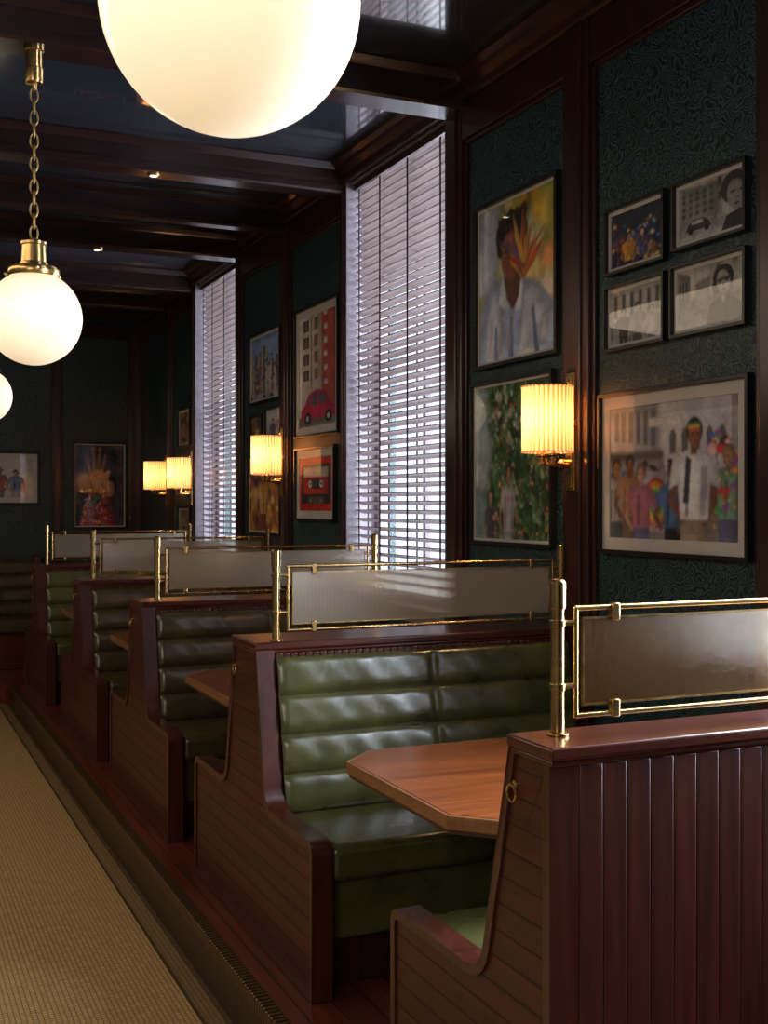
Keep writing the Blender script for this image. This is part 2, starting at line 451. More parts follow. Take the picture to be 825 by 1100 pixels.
b = B(); b.box(XL, W, YB - 0.04, YB, 3.28, 3.44); b.box(XL, W, YB - 0.12, YB, 3.48, ZC)
struct(b.done('trim_%d' % tn, M_trimh, bevel=0.006)); tn += 1
# ceiling beams
for yc, wd in ((1.30, 0.18), (2.86, 0.13), (4.86, 0.16), (6.42, 0.14), (7.45, 0.09), (8.42, 0.14), (9.90, 0.14), (10.9, 0.12), (-0.6, 0.2)):
    b = B(); h = wd / 2
    prof = [(yc - h - 0.03, ZC), (yc - h - 0.03, ZC - 0.012), (yc - h - 0.008, ZC - 0.035), (yc - h, ZC - 0.045), (yc - h, 3.45), (yc - h - 0.010, 3.445), (yc - h - 0.010, 3.412),
            (yc - h, 3.40), (yc + h, 3.40), (yc + h + 0.010, 3.412), (yc + h + 0.010, 3.445), (yc + h, 3.45), (yc + h, ZC - 0.045), (yc + h + 0.008, ZC - 0.035), (yc + h + 0.03, ZC - 0.012), (yc + h + 0.03, ZC)]
    b.prism(prof, 'x', XL, W - 0.001)
    struct(b.done('trim_%d' % tn, M_trimh, smooth=0)); tn += 1

# windows + blinds
for i, (y0, y1) in enumerate(WINS):
    b = B()
    X0, X1 = W + 0.16, W + 0.22
    b.box(X0, X1, y0, y0 + 0.06, ZS, ZH); b.box(X0, X1, y1 - 0.06, y1, ZS, ZH)
    b.box(X0, X1, y0, y1, ZS, ZS + 0.07); b.box(X0, X1, y0, y1, ZH - 0.07, ZH)
    b.box(X0, X1, y0, y1, 2.16, 2.19); ym = (y0 + y1) / 2; b.box(X0 + .01, X1 - .01, ym - 0.015, ym + 0.015, ZS, ZH)
    b.box(W - 0.02, W + 0.22, y0 - 0.0, y1 + 0.0, ZS - 0.04, ZS + 0.004)
    struct(b.done('window_%d' % (i + 1), M_jamb, bevel=0.004))
    b = B()
    b.box(W - 0.028, W + 0.16, y1 - 0.012, y1 - 0.001, ZS, ZH); b.box(W - 0.0, W + 0.16, y0 + 0.001, y0 + 0.012, ZS, ZH)
    b.box(W, W + 0.16, y0 + .012, y1 - .012, ZH - 0.012, ZH - 0.001)
    struct(b.done('trim_%d' % tn, M_jamb, bevel=0.002)); tn += 1
    if i == 0: continue
    b = B(); n = 50; za, zb = ZS + 0.05, ZH - 0.055; tilt = math.radians(-22); xc = W + 0.050
    for k in range(n):
        z = za + (zb - za) * k / (n - 1)
        hw = 0.0255; dx, dz = hw * math.cos(tilt), hw * math.sin(tilt); t = 0.0022
        yy0, yy1 = y0 + 0.022, y1 - 0.022
        b.prism([(xc - dx, z - dz - t), (xc - dx, z - dz + t), (xc, z + t + 0.003), (xc + dx, z + dz + t), (xc + dx, z + dz - t), (xc, z - t + 0.003)], 'y', yy0, yy1)
    root = b.done('window_blind', M_slat, smooth=0)
    tag(root, 'mahogany venetian blind with wide slats hanging in the tall window', 'blind', 'venetian blinds in the tall windows')
    B().box(xc - 0.035, xc + 0.035, y0 + 0.02, y1 - 0.02, ZH - 0.05, ZH - 0.014).done('head_rail', M_trimw, parent=root, bevel=0.003)
    B().box(xc - 0.028, xc + 0.028, y0 + 0.022, y1 - 0.022, ZS + 0.008, ZS + 0.030).done('bottom_rail', M_slat, parent=root, bevel=0.003)
    for f in (0.12, 0.42, 0.70, .93):
        yy = y0 + (y1 - y0) * f
        B().box(xc - 0.030, xc - 0.0275, yy - 0.008, yy + 0.008, za, zb).box(xc + 0.0275, xc + 0.030, yy - 0.008, yy + 0.008, za, zb).done('ladder_tape', M_trimw, parent=root, smooth=0)

# ------------------------------------------------------------------ booths
def channel_back(x0, x1, ytop, ztop, ybot, zbot, side, n=4, bulge=0.021, seams=(0.5,)):
    bm = bmesh.new(); nu, nv = 81, n * 16
    dy, dz = ytop - ybot, ztop - zbot; L = math.hypot(dy, dz)
    ny, nz = dz / L * side, -dy / L * side
    rows = []
    for j in range(-1, nv + 2):
        jj = min(max(j, 0), nv); v = jj / nv; tt = (v * n) % 1.0
        if jj == nv: tt = 1.0
        ch = max(0, 1 - abs(2*tt - 1) ** 3.6) ** 0.75
        row = []
        for i in range(nu):
            u = i / (nu - 1); x = x0 + (x1 - x0) * u
            s = 1.0
            for sm in (0.0, 1.0) + tuple(seams):
                dd = abs(x - (x0 + (x1 - x0) * sm))
                s = min(s, (min(1, dd / 0.02)) ** 0.5)
            pk = 0.0014 * math.sin(x * 19 + v * 9) * math.sin(x * 7 + 2) + 0.0007 * math.sin(x * 53 + v * 23)
            off = 0.016 + (bulge + pk) * ch * (0.6 + 0.4 * s) * (1 if 0 < i < nu - 1 else 0.6)
            if j < 0 or j > nv: off = -0.01
            row.append(bm.verts.new((x, ybot + dy * v + ny * off, zbot + dz * v + nz * off)))
        rows.append(row)
    for a, c in zip(rows, rows[1:]):
        for i in range(nu - 1): bm.faces.new((a[i], a[i+1], c[i+1], c[i]))
    bb = B(); bb.bm.free(); bb.bm = bm
    return bb

def screen(root, px, y, glass, x1=2.50):
    fr = B()
    za, zb, xa = 1.10, 1.33, px + 0.045
    for (p, q) in (((xa, y, za), (xa, y, zb)), ((x1, y, za), (x1, y, zb)), ((xa, y, zb), (x1, y, zb)), ((xa, y, za), (x1, y, za))):
        fr.cyl(p, q, 0.0062, seg=12)
    for p in ((xa, y, za), (xa, y, zb), (x1, y, za), (x1, y, zb)): fr.sphere(p, 0.0065, 12)
    f = fr.done('screen_frame', M_brass, parent=root)
    for X in (px, x1 + 0.04):
        p = B(); p.cyl((X, y, 1.062), (X, y, 1.068), 0.024); p.cyl((X, y, 1.068), (X, y, 1.385), 0.0145)
        for z in (1.165, 1.30): p.cyl((X, y, z - 0.008), (X, y, z + 0.008), 0.0170)
        for z in (1.165, 1.30): p.cyl((X, y, z), (xa if X < 2 else x1, y, z), 0.0055, seg=10)
        p.cyl((X, y, 1.330), (X, y, 1.388), 0.0175); p.lathe((X, y, 1.388), [(0.0175, 0), (0.0135, 0.005), (0.0001, 0.007)], 20)
        p.done('brass_post', M_brass, parent=f, bevel=0.0015)
    g = B(); g.box(xa + 0.018, x1 - 0.018, y - 0.003, y + 0.003, za + 0.022, zb - 0.022)
    g.done('glass_pane', glass, parent=f, smooth=0)['label'] = 'amber reeded glass pane' if glass is M_reed_amber else 'reeded glass pane with light from behind put into its pale colour'
    e = B(); x0g, x1g, z0g, z1g = xa + 0.016, x1 - 0.016, za + 0.02, zb - 0.02
    e.ring([(x0g, z0g), (x1g, z0g), (x1g, z1g), (x0g, z1g)], [(x0g + .004, z0g + .004), (x1g - .004, z0g + .004), (x1g - .004, z1g - .004), (x0g + .004, z1g - .004)], 'y', y - .0045, y + .0045)
    e.done('glass_edging', M_brassd, parent=f, smooth=0)
    for X in (xa + 0.10, x1 - 0.10):
        for z, s in ((zb, -1), (za, 1)):
            c = B(); c.box(X - 0.010, X + 0.010, y - 0.009, y + 0.009, min(z - s*0.009, z + s * 0.030), max(z - s*0.009, z + s * 0.030))
            c.done('glass_clip', M_brass, parent=f, bevel=0.003)

def hook(root, y, z):
    h = B(); X = XA + 0.007
    h.cyl((X, y, z + .012), (X - 0.007, y, z + .012), 0.009); h.cyl((X - .006, y, z + .012), (X - 0.016, y, z + .012), 0.004)
    h.tube([(X - .014, y + 0.018*math.cos(t), z - 0.006 + 0.018*math.sin(t)) for t in [2*math.pi*k/20 for k in range(20)]], 0.0028, 8, closed=True)
    h.done('coat_hook', M_brass, parent=root)['label'] = 'small brass ring hook'

def seat(root, s, ya, lea):
    ya0 = ya
    c = channel_back(XI + 0.002, W - 0.055, s * (ya0 - 0.105), 1.005, s * ya0, 0.47, s)
    c.done('seat_back', lea, parent=root, smooth=60)
    c = B(); xm = (XI + W - 0.055) / 2
    for a, bb in ((XI + 0.003, xm), (xm, W - 0.056)):
        c.box(a, bb, min(s * (ya + 0.0), s * (ya + 0.45)), max(s * ya, s * (ya + 0.45)), 0.36, 0.478)
    c.done('seat_cushion', lea, parent=root, bevel=0.028, segs=4)
    c = B(); c.box(XI + 0.003, W - 0.056, min(s * (ya + .3), s * (ya + 0.395)), max(s * (ya + .3), s * (ya + 0.395)), 0.16, 0.362)
    c.done('seat_front', lea, parent=root, bevel=0.012, segs=3)
    c = B(); c.box(XI, W - 0.056, min(s * (ya - .05), s * (ya + 0.36)), max(s * (ya - .05), s * (ya + 0.36)), 0.003, 0.16)
    c.done('plinth', M_trimw, parent=root, bevel=0.005)

def booth(yc, double=True, lea=M_leather, label='', post=-0.12, hky=0.10):
    root = empty('booth_bench', (0, yc, 0))
    tag(root, label, 'booth', 'row of restaurant booths')
    if double:
        pr = [(-.14, 1.05), (-.25, .50), (-.71, .50), (-.71, .003), (.71, .003), (.71, .50), (.25, .50), (.14, 1.05)]
        rd = [.015, .07, .05, 0, 0, .05, .07, .015]
        t0, t1 = -.13, .13
    else:
        pr = [(-.06, 1.05), (-.06, .003), (.72, .003), (.72, .50), (.235, .50), (.10, 1.05)]
        rd = [.01, 0, 0, .05, .07, .015]
        t0, t1 = -.055, .085
    P = round_poly(pr, rd)
    b = B(); b.prism(inset(P, 0.01), 'x', XA + 0.007, XI - 0.002); b.done('end_panel', M_wood_h, parent=root, smooth=0)
    b = B(); b.ring(P, inset(P, 0.026), 'x', XA, XI); b.done('panel_trim', M_wood, parent=root, bevel=0.005, smooth=30)
    if double:
        core = [(-.235, .50), (-.127, 1.03), (.127, 1.03), (.235, .50), (.235, .003), (-.235, .003)]
    else:
        core = [(-.040, .003), (-.040, 1.03), (.087, 1.03), (.22, .50), (.22, .003)]
    b = B(); b.prism(core, 'x', XI, W - 0.055); b.done('back_core', M_wood_v, parent=root, smooth=0)
    b = B(); b.box(XA - 0.006, W - 0.05, t0 - 0.020, t1 + 0.020, 1.034, 1.062)
    b.box(XA - 0.001, W - 0.05, t0 - 0.012, t1 + 0.012, 1.020, 1.036)
    b.done('top_cap', M_woodx, parent=root, bevel=0.007, segs=3)
    if not double:
        b = B(); x = XI + 0.002
        while x < W - 0.06:
            x2 = min(x + 0.060, W - 0.056)
            b.box(x + 0.0014, x2 - 0.0014, -0.060, -0.036, 0.003, 1.021); x = x2
        b.done('plank_cladding', M_clad, parent=root, bevel=0.004)
    if double: seat(root, -1, 0.245, lea)
    seat(root, 1, 0.245 if double else 0.232, lea)
    if double:
        b = B(); x = XI + 0.002
        while x < W - 0.06:
            x2 = min(x + 0.028, W - 0.056); b.box(x + .0008, x2 - .0008, -0.155, -0.120, 1.0, 1.022); x = x2
        b.done('beadboard_strip', M_wood, parent=root, bevel=0.003)
    screen(root, 1.335, post, M_reed_backlit if double else M_reed_amber)
    hook(root, hky, 0.945)
    return root
booth(2.05, False, M_leather, 'mahogany booth end with vertical planks and brass screen', 0.04, 0.08)
booth(4.07, True, M_leather, 'double mahogany booth bench with green channelled leather seats')
booth(5.95, True, M_leatherb, 'double mahogany booth bench with leather seats coloured olive for warm reflections')
booth(7.79, True, M_leatherb, 'double mahogany booth bench with leather seats coloured olive for warm reflections')
booth(9.95, True, M_leather, 'double mahogany booth bench beside the wall banquette')

# tables
def table(yc):
    root = empty('booth_table', (0, yc, 0))
    tag(root, 'wooden booth table with clipped corners on an iron pedestal', 'table', 'tables between the booths')
    x0, x1, h, c = 1.36, W - 0.06, 0.47, 0.125
    P = [(x0, -h + c), (x0 + c, -h), (x1, -h), (x1, h), (x0 + c, h), (x0, h - c)]
    B().prism(inset(P, 0.012), 'z', 0.735, 0.7508).done('table_top', M_table, parent=root, smooth=0)
    B().ring(P, inset(P, 0.0121), 'z', 0.712, 0.75).done('edge_band', M_tabedge, parent=root, bevel=0.004, smooth=0)
    B().prism(inset(P, 0.010), 'z', 0.700, 0.735).done('under_board', M_trimw, parent=root, smooth=0)
    b = B(); b.cyl((1.95, 0, 0.03), (1.95, 0, 0.700), 0.035); b.cyl((1.95, 0, 0.002), (1.95, 0, 0.03), 0.20, 0.17, 32); b.box(1.75, 2.15, -.18, .18, 0.688, 0.701)
    b.done('pedestal', M_darkmetal, parent=root)
for y in (3.00, 5.01, 6.87, 8.87): table(y)

root = empty('wall_banquette', (0, 11.9, 0)); tag(root, 'dark olive channelled banquette against the rear wall', 'banquette')
xb0, xb1 = -1.6, 1.50
B().box(xb0, xb1, -0.02, 0.20, 0.003, 1.02).done('back_core', M_wood, parent=root, bevel=0.006)
channel_back(xb0 + .01, xb1 - .01, 0.0, 1.0, -0.10, 0.47, -1, seams=(.25, .5, .75)).done('seat_back', M_leatherb, parent=root, smooth=50)
B().box(xb0, xb1, -0.56, -0.08, 0.34, 0.475).done('seat_cushion', M_leatherb, parent=root, bevel=0.03, segs=4)
B().box(xb0, xb1, -0.52, -0.02, 0.003, 0.34).done('plinth', M_woodx, parent=root, bevel=0.006)
P = round_poly([(-.60, .003), (.2, .003), (.2, 1.05), (-.02, 1.05), (-.14, .52), (-.60, .52)], [0, 0, .01, .02, .07, .05])
B().prism(P, 'x', xb1, xb1 + 0.06).done('end_panel', M_wood_h, parent=root, bevel=0.006, smooth=0)

# ------------------------------------------------------------------ pendants
def pendant(X, Y, Z, R=0.19):
    root = empty('globe_pendant', (X, Y, Z)); tag(root, 'opal glass globe pendant on a brass chain', 'pendant lamp', 'globe pendants above the aisle')
    B().sphere((0, 0, 0), R, 64).done('glass_globe', M_globe, parent=root, smooth=60)
    b = B(); t = R * 0.90
    b.lathe((0, 0, t), [(0.082, -0.012), (0.098, -0.006), (0.102, 0.002), (0.102, 0.022), (0.098, 0.030), (0.066, 0.034), (0.060, 0.038), (0.058, 0.050), (0.050, 0.054), (0.047, 0.120), (0.052, 0.124), (0.052, 0.134), (0.020, 0.142), (0.010, 0.152), (0.0001, 0.153)], 40)
    for k in range(3):
        a = k * 2.094 + 0.5; b.cyl((0.10*math.cos(a), 0.10*math.sin(a), t + .012), (0.122*math.cos(a), 0.122*math.sin(a), t + .012), 0.005, seg=10)
        b.sphere((0.122*math.cos(a), 0.122*math.sin(a), t + .012), 0.008, 10)
    b.done('brass_gallery', M_brass, parent=root, smooth=30)
    zt = 3.40 - Z; z0 = t + 0.150; z1 = zt - 0.17
    b = B(); n = max(3, round((z1 - z0) / 0.046)); st = (z1 - z0) / n
    for k in range(n):
        zc = z0 + st * (k + .5); pts = []
        for i in range(16):
            a = 2 * math.pi * i / 16; u = 0.0150 * math.cos(a); w = (st * .5 + 0.009) * math.sin(a)
            pts.append((u, 0, zc + w) if k % 2 == 0 else (0.0005, u, zc + w))
        b.tube(pts, 0.0036, 8, closed=True)
    b.done('chain', M_brassd, parent=root, smooth=60)
    b = B(); b.lathe((0, 0, zt), [(0.0001, -0.180), (0.010, -0.175), (0.012, -0.150), (0.034, -0.146), (0.036, -0.14), (0.036, -0.09), (0.032, -0.085), (0.032, -0.02), (0.040, -0.016), (0.040, -0.001)], 32)
    b.done('ceiling_canopy', M_brass, parent=root, smooth=30)
pendant(0.483, 1.635, 2.287); pendant(0.606, 4.83, 2.306); pendant(0.717, 8.38, 2.304)
struct(B().box(0.35, 0.62, 1.39, 1.75, 3.40, ZC).done('trim_%d' % tn, M_trimh, smooth=0)); tn += 1

for x, y in ((1.451, 6.42), (1.5, 8.45)):
    root = B().lathe((0, 0, 0), [(0.022, 0.0), (0.036, 0.0), (0.038, 0.004), (0.038, 0.010), (0.022, 0.010)], 24).done('recessed_spotlight', M_brassd, loc=(x, y, 3.40 - 0.010))
    tag(root, 'small round recessed ceiling spotlight, switched on', 'spotlight', 'ceiling spotlights')
    B().cyl((0, 0, 0.003), (0, 0, 0.009), 0.0215).done('lens', M_spot, parent=root)

# ------------------------------------------------------------------ sconces
def sconce(Y, Z=1.888, en=6.0):
    root = empty('wall_sconce', (W - 0.047, Y, Z)); tag(root, 'brass wall sconce with a pleated amber shade', 'wall lamp', 'sconces on the pilasters')
    SX = -0.115; c = (SX, 0, 0); SR = 0.098; SH = 0.128
    b = B(); b.box(-0.012, 0.0, -0.030, 0.030, -0.28, 0.19); b.box(-0.018, -0.012, -0.022, 0.022, -0.27, 0.18)
    b.cyl((-0.012, 0, -0.175), (-0.04, 0, -0.175), 0.020); b.sphere((-0.045, 0, -0.175), 0.022, 14)
    b.cyl((-0.012, 0, 0.15), (-0.025, 0, 0.15), 0.010)
    b.done('back_plate', M_brass, parent=root, bevel=0.003)
    for s in (-1, 1):
        b = B()
        b.tube([(-0.015, s*.008, -0.175), (-0.05, s*.022, -0.178), (SX, s*.038, -0.172), (SX, s*.038, -0.12)], 0.0085)
        b.lathe((SX, s*.038, -0.135), [(0.0001, -0.045), (0.014, -0.042), (0.020, -0.030), (0.020, -0.014), (0.028, -0.008), (0.028, 0.0), (0.012, 0.006), (0.011, 0.05), (0.0001, 0.05)], 20)
        b.done('lamp_arm', M_brass, parent=root, smooth=50)
    b = B(); n = 68 * 2; rows = []
    for z in (-SH, 0.0, SH):
        rows.append([b.bm.verts.new(((SR + (0.0035 if i % 4 < 2 else -0.0035)) * math.cos(2*math.pi*i/n), (SR + (0.0035 if i % 4 < 2 else -0.0035)) * math.sin(2*math.pi*i/n), z)) for i in range(n)])
    for a, q in zip(rows, rows[1:]):
        for i in range(n): b.bm.faces.new((a[i], a[(i+1) % n], q[(i+1) % n], q[i]))
    sh = b.done('lamp_shade', M_shade, loc=c, parent=root, smooth=20)
    for z in (-SH, SH):
        B().tube([((SR+.003)*math.cos(2*math.pi*i/48), (SR+.003)*math.sin(2*math.pi*i/48), z) for i in range(48)], 0.0035, 8, closed=True).done('shade_rim', M_shade, parent=sh, smooth=60)
    l = bpy.data.lights.new('sconce_bulb', 'POINT'); l.energy = en; l.color = (1, 0.64, 0.32); l.shadow_soft_size = 0.03
    o = bpy.data.objects.new('sconce_bulb', l); COL.objects.link(o); o.location = (W - 0.047 + SX, Y, Z)
sconce(3.89); sconce(7.42); sconce(9.83, 1.83, 4.5); sconce(10.74, 1.83, 4.5)

# ------------------------------------------------------------------ framed photographs
# every print is a fine grid whose vertex colours are painted procedurally: soft, shaded shapes over a noisy background
def blur1(a, s, ax):
    r = max(1, int(round(s)))
    k = 2 * r + 1
    for _ in range(2):
        p = [(0, 0)] * a.ndim; p[ax] = (r + 1, r)
        c = np.cumsum(np.pad(a, p, mode='edge'), axis=ax)
        if ax == 0: a = (c[k:] - c[:-k]) / k
        else: a = (c[:, k:] - c[:, :-k]) / k
    return a
def blur(a, s):
    if s < 0.5: return a
    return blur1(blur1(a, s, 0), s, 1)
rng = np.random.default_rng(5)
def nfield(h, w, sc):
    g = rng.random((int(h / sc) + 3, int(w / sc) + 3))
    yy = np.arange(h) / sc; xx = np.arange(w) / sc
    y0 = yy.astype(int); x0 = xx.astype(int); fy = (yy - y0)[:, None]; fx = (xx - x0)[None, :]
    fy = fy*fy*(3-2*fy); fx = fx*fx*(3-2*fx)
    a = g[y0][:, x0]; b_ = g[y0][:, x0+1]; c = g[y0+1][:, x0]; d = g[y0+1][:, x0+1]
    return (a*(1-fx)+b_*fx)*(1-fy) + (c*(1-fx)+d*fx)*fy
def paint(wm, hm, cols, scale, shapes, res):
    w = int(max(wm * res, 24)); h = int(max(hm * res, 24))
    nz = sum(nfield(h, w, max(1.5, w / scale / 2**k)) * 0.5**k for k in range(4)) / 1.875
    cols = np.array(cols, float); t = np.clip((nz - .25) / .5, 0, 1) * (len(cols) - 1)
    i0 = np.minimum(t.astype(int), len(cols) - 2) if len(cols) > 1 else np.zeros_like(t, int)
    f = (t - i0)[..., None]
    img = cols[i0] * (1 - f) + cols[np.minimum(i0 + 1, len(cols) - 1)] * f
    tex = sum(nfield(h, w, max(1.2, w / 9 / 2**k)) * 0.6**k for k in range(4)); tex = tex / tex.mean()
    U, V = np.meshgrid((np.arange(w) + .5) / w, (np.arange(h) + .5) / h)
    for sh in shapes:
        col, pts = sh[0], sh[1]; soft = sh[2] if len(sh) > 2 else 0.004
        px = np.array([p[0] for p in pts]); py = np.array([p[1] for p in pts])
        sz = math.sqrt(max(1e-6, (px.max()-px.min()) * (py.max()-py.min())))
        m = np.zeros((h, w), bool)
        for i in range(len(pts)):
            xa, ya, xb, yb = px[i-1], py[i-1], px[i], py[i]
            if ya == yb: continue
            c = ((ya > V) != (yb > V)) & (U < (xb - xa) * (V - ya) / (yb - ya) + xa)
            m ^= c
        m = m.astype(float)
        mb = blur(m, soft * w)
        g = blur(m, sz * w * 0.16)
        d = max(1, int(sz * w * 0.10))
        lit = np.roll(g, d, 1) - np.roll(g, -d, 1)
        lit2 = np.roll(g, -d, 0) - np.roll(g, d, 0)
        shade = np.clip(0.55 + 0.55 * g - 0.45 * lit * (1 if sz > .03 else .4) + 0.25 * lit2, .15, 1.5) * (0.55 + 0.45 * tex)
        img = img * (1 - mb[..., None]) + np.array(col)[None, None] * shade[..., None] * mb[..., None]
    img *= (0.92 + 0.16 * rng.random((h, w)))[..., None]
    return np.clip(img, 0.002, 0.95)

def E(col, cu, cv, ru, rv, rot=0, n=20, s=0.004):
    return (col, [(cu + ru*math.cos(2*math.pi*i/n)*math.cos(rot) - rv*math.sin(2*math.pi*i/n)*math.sin(rot),
                   cv + ru*math.cos(2*math.pi*i/n)*math.sin(rot) + rv*math.sin(2*math.pi*i/n)*math.cos(rot)) for i in range(n)], s)
def R(col, u0, v0, u1, v1, s=0.004): return (col, [(u0, v0), (u1, v0), (u1, v1), (u0, v1)], s)
def PG(col, *pts): return (col, list(pts), 0.005)
def PS(col, s, *pts): return (col, list(pts), s)
def person(u, v, h, skin, hair, shirt, pants, asp=1.0, arms=True):
    a = h * asp; s = []; j = lambda k: random.uniform(-k, k) * a
    s += [PG(pants, (u - .10*a, v + .02*h), (u - .13*a, v + .5*h), (u + .13*a, v + .5*h), (u + .10*a, v + .02*h), (u + .01*a, v + .02*h), (u, v + .4*h), (u - .01*a, v + .02*h))]
    if arms:
        q = j(.06)
        s += [PG(skin, (u - .19*a, v + .75*h), (u - .25*a + q, v + .55*h), (u - .12*a + q, v + .42*h), (u - .08*a + q, v + .45*h), (u - .18*a + q, v + .56*h), (u - .12*a, v + .72*h))]
        q = j(.06)
        s += [PG(skin, (u + .19*a, v + .75*h), (u + .25*a + q, v + .55*h), (u + .14*a + q, v + .40*h), (u + .10*a + q, v + .42*h), (u + .18*a + q, v + .56*h), (u + .12*a, v + .72*h))]
    s += [PG(shirt, (u - .13*a, v + .45*h), (u - .15*a, v + .65*h), (u - .24*a, v + .62*h), (u - .20*a, v + .79*h), (u - .06*a, v + .84*h), (u + .06*a, v + .84*h), (u + .20*a, v + .79*h), (u + .24*a, v + .62*h), (u + .15*a, v + .65*h), (u + .13*a, v + .45*h))]
    for k in range(4):
        x = u + j(.12); s += [PS(tuple(c * .55 for c in shirt), .006, (x, v + .47*h), (x + .02*a, v + .47*h), (x + .03*a + j(.02), v + .74*h), (x + .01*a, v + .74*h))]
    s += [R(tuple(c*.6 for c in skin), u - .03*a, v + .81*h, u + .03*a, v + .88*h)]
    t = j(.015)
    s += [E(hair, u + t, v + .945*h, .078*a, .075*h), E(skin, u + t*1.5, v + .915*h, .058*a, .068*h)]
    s += [E(tuple(c*.25 for c in skin), u - .022*a + t*2, v + .925*h, .014*a, .008*h, n=8), E(tuple(c*.25 for c in skin), u + .022*a + t*2, v + .925*h, .014*a, .008*h, n=8), E((skin[0]*.7, skin[1]*.4, skin[2]*.4), u + t*2, v + .88*h, .02*a, .007*h, n=8)]
    return s
def clutter(n, cols, u0, v0, u1, v1, s0, s1, asp=1.0, s=0.01):
    o = []
    for _ in range(n):
        r = random.uniform(s0, s1)
        o.append(E(random.choice(cols), random.uniform(u0, u1), random.uniform(v0, v1), r * asp * random.uniform(.4, 1.2), r * random.uniform(.4, 1.5), random.uniform(0, 3), n=random.choice((5, 6, 9)), s=s))
    return o

def framed(Y0, Y1, Z0, Z1, cols, scale, shapes, label, fw=0.018, mat=0.0, back=False, group=None, depth=0.03, res=230):
    w, h = Y1 - Y0, Z1 - Z0
    if back: loc, rot = ((Y0 + Y1) / 2, YB + 0.001, Z0), None
    else: loc, rot = (W - 0.001, (Y0 + Y1) / 2, Z0), (0, 0, -math.pi / 2)
    b = B(); hw = w / 2
    O = [(-hw, 0), (hw, 0), (hw, h), (-hw, h)]
    I = [(-hw + fw, fw), (hw - fw, fw), (hw - fw, h - fw), (-hw + fw, h - fw)]
    b.ring(O, I, 'y', -depth, 0.0)
    b.box(-hw + fw*.5, hw - fw*.5, -0.006, 0.0, fw*.5, h - fw*.5)
    root = b.done('framed_photograph', M_black, loc=loc, rot=rot, bevel=0.002, smooth=0)
    tag(root, label, 'framed photo', group or 'framed photographs on the walls')
    x0, x1, z0, z1 = -hw + fw, hw - fw, fw, h - fw
    if mat:
        B().ring([(x0, z0), (x1, z0), (x1, z1), (x0, z1)], [(x0 + mat, z0 + mat), (x1 - mat, z0 + mat), (x1 - mat, z1 - mat), (x0 + mat, z1 - mat)], 'y', -0.013, -0.006).done('mat_board', M_mat, parent=root, smooth=0)
        x0 += mat; x1 -= mat; z0 += mat; z1 -= mat
    img = paint(x1 - x0, z1 - z0, cols, scale, shapes, res)
    H, Wd = img.shape[:2]
    X, Z = np.meshgrid(np.linspace(x0, x1, Wd), np.linspace(z0, z1, H))
    co = np.stack([X, np.full_like(X, -0.0075), Z], -1).reshape(-1, 3)
    idx = np.arange(H * Wd).reshape(H, Wd)
    fa = np.stack([idx[:-1, :-1], idx[:-1, 1:], idx[1:, 1:], idx[1:, :-1]], -1).reshape(-1, 4)
    me = bpy.data.meshes.new('photo_print')
    me.vertices.add(len(co)); me.vertices.foreach_set('co', co.ravel())
    me.loops.add(fa.size); me.loops.foreach_set('vertex_index', fa.ravel().astype(np.int32))
    me.polygons.add(len(fa)); me.polygons.foreach_set('loop_start', (np.arange(len(fa)) * 4).astype(np.int32))
    me.update(calc_edges=True); me.validate()
    at = me.color_attributes.new('col', 'FLOAT_COLOR', 'POINT')
    at.data.foreach_set('color', np.concatenate([img, np.ones((H, Wd, 1))], -1).reshape(-1).astype(np.float32))
    me.materials.append(M_print)
    o = bpy.data.objects.new('photo_print', me); COL.objects.link(o); o.parent = root
    gm = bpy.data.meshes.new('glass_pane')
    gx, gz0, gz1 = hw - fw*.8, fw*.8, h - fw*.8
    gm.from_pydata([(-gx, -.018, gz0), (gx, -.018, gz0), (gx, -.018, gz1), (-gx, -.018, gz1)], [], [(0, 1, 2, 3)]); gm.materials.append(M_glass)
    g = bpy.data.objects.new('glass_pane', gm); COL.objects.link(g); g.parent = root
    return root
BR, TAN, PALE = (.26, .11, .055), (.42, .22, .13), (.60, .38, .26)
BK = (.012, .011, .012)
RB = [(.7, .05, .05), (.9, .35, .05), (.85, .7, .08), (.08, .4, .12), (.06, .15, .6), (.35, .08, .4)]
# street crowd
S = [PS((.30, .36, .42), .02, (0, .45), (.42, .5), (.42, 1), (0, 1)), PS((.52, .54, .57), .02, (.42, .5), (1, .45), (1, 1), (.42, 1))]
for i in range(6):
    u = .04 + .062*i; S += [R((.10, .14, .18), u, .74 - .01*i, u + .035, .93, .006), E((.10, .14, .18), u + .0175, .93, .0175, .03)]
for i in range(5):
    u = .50 + .09*i; S += [R((.13, .13, .15), u, .62, u + .045, .76, .006), E((.13, .13, .15), u + .022, .76, .022, .04)]
S += [R((.08, .10, .10), .0, .58, .45, .66, .01), R((.2, .19, .18), 0, 0, 1, .2, .02), R((.72, .72, .70), .33, .83, .60, .90, .006)]
S += clutter(130, [BK, BK, (.25, .25, .27), BR, (.5, .1, .1), (.08, .14, .4), (.7, .7, .7), TAN], 0, .28, .66, .60, .012, .035, 1, .005)
S += person(.05, -.25, .85, TAN, BK, (.45, .42, .42), (.1, .1, .12), .6) + person(.17, -.2, .82, BR, BK, (.5, .26, .14), (.2, .12, .1), .6)
S += [R((.50, .50, .55), .28, .06, .50, .50)]
for i, cc in enumerate(RB): S.append(E(cc, .39, .27, .105 - .016*i, .19 - .03*i, s=.006))
S += person(.27, -.3, .85, PALE, (.2, .1, .05), (.5, .18, .25), (.15, .15, .3), .6) + person(.52, -.3, .86, BR, BK, (.08, .18, .38), BK, .6)
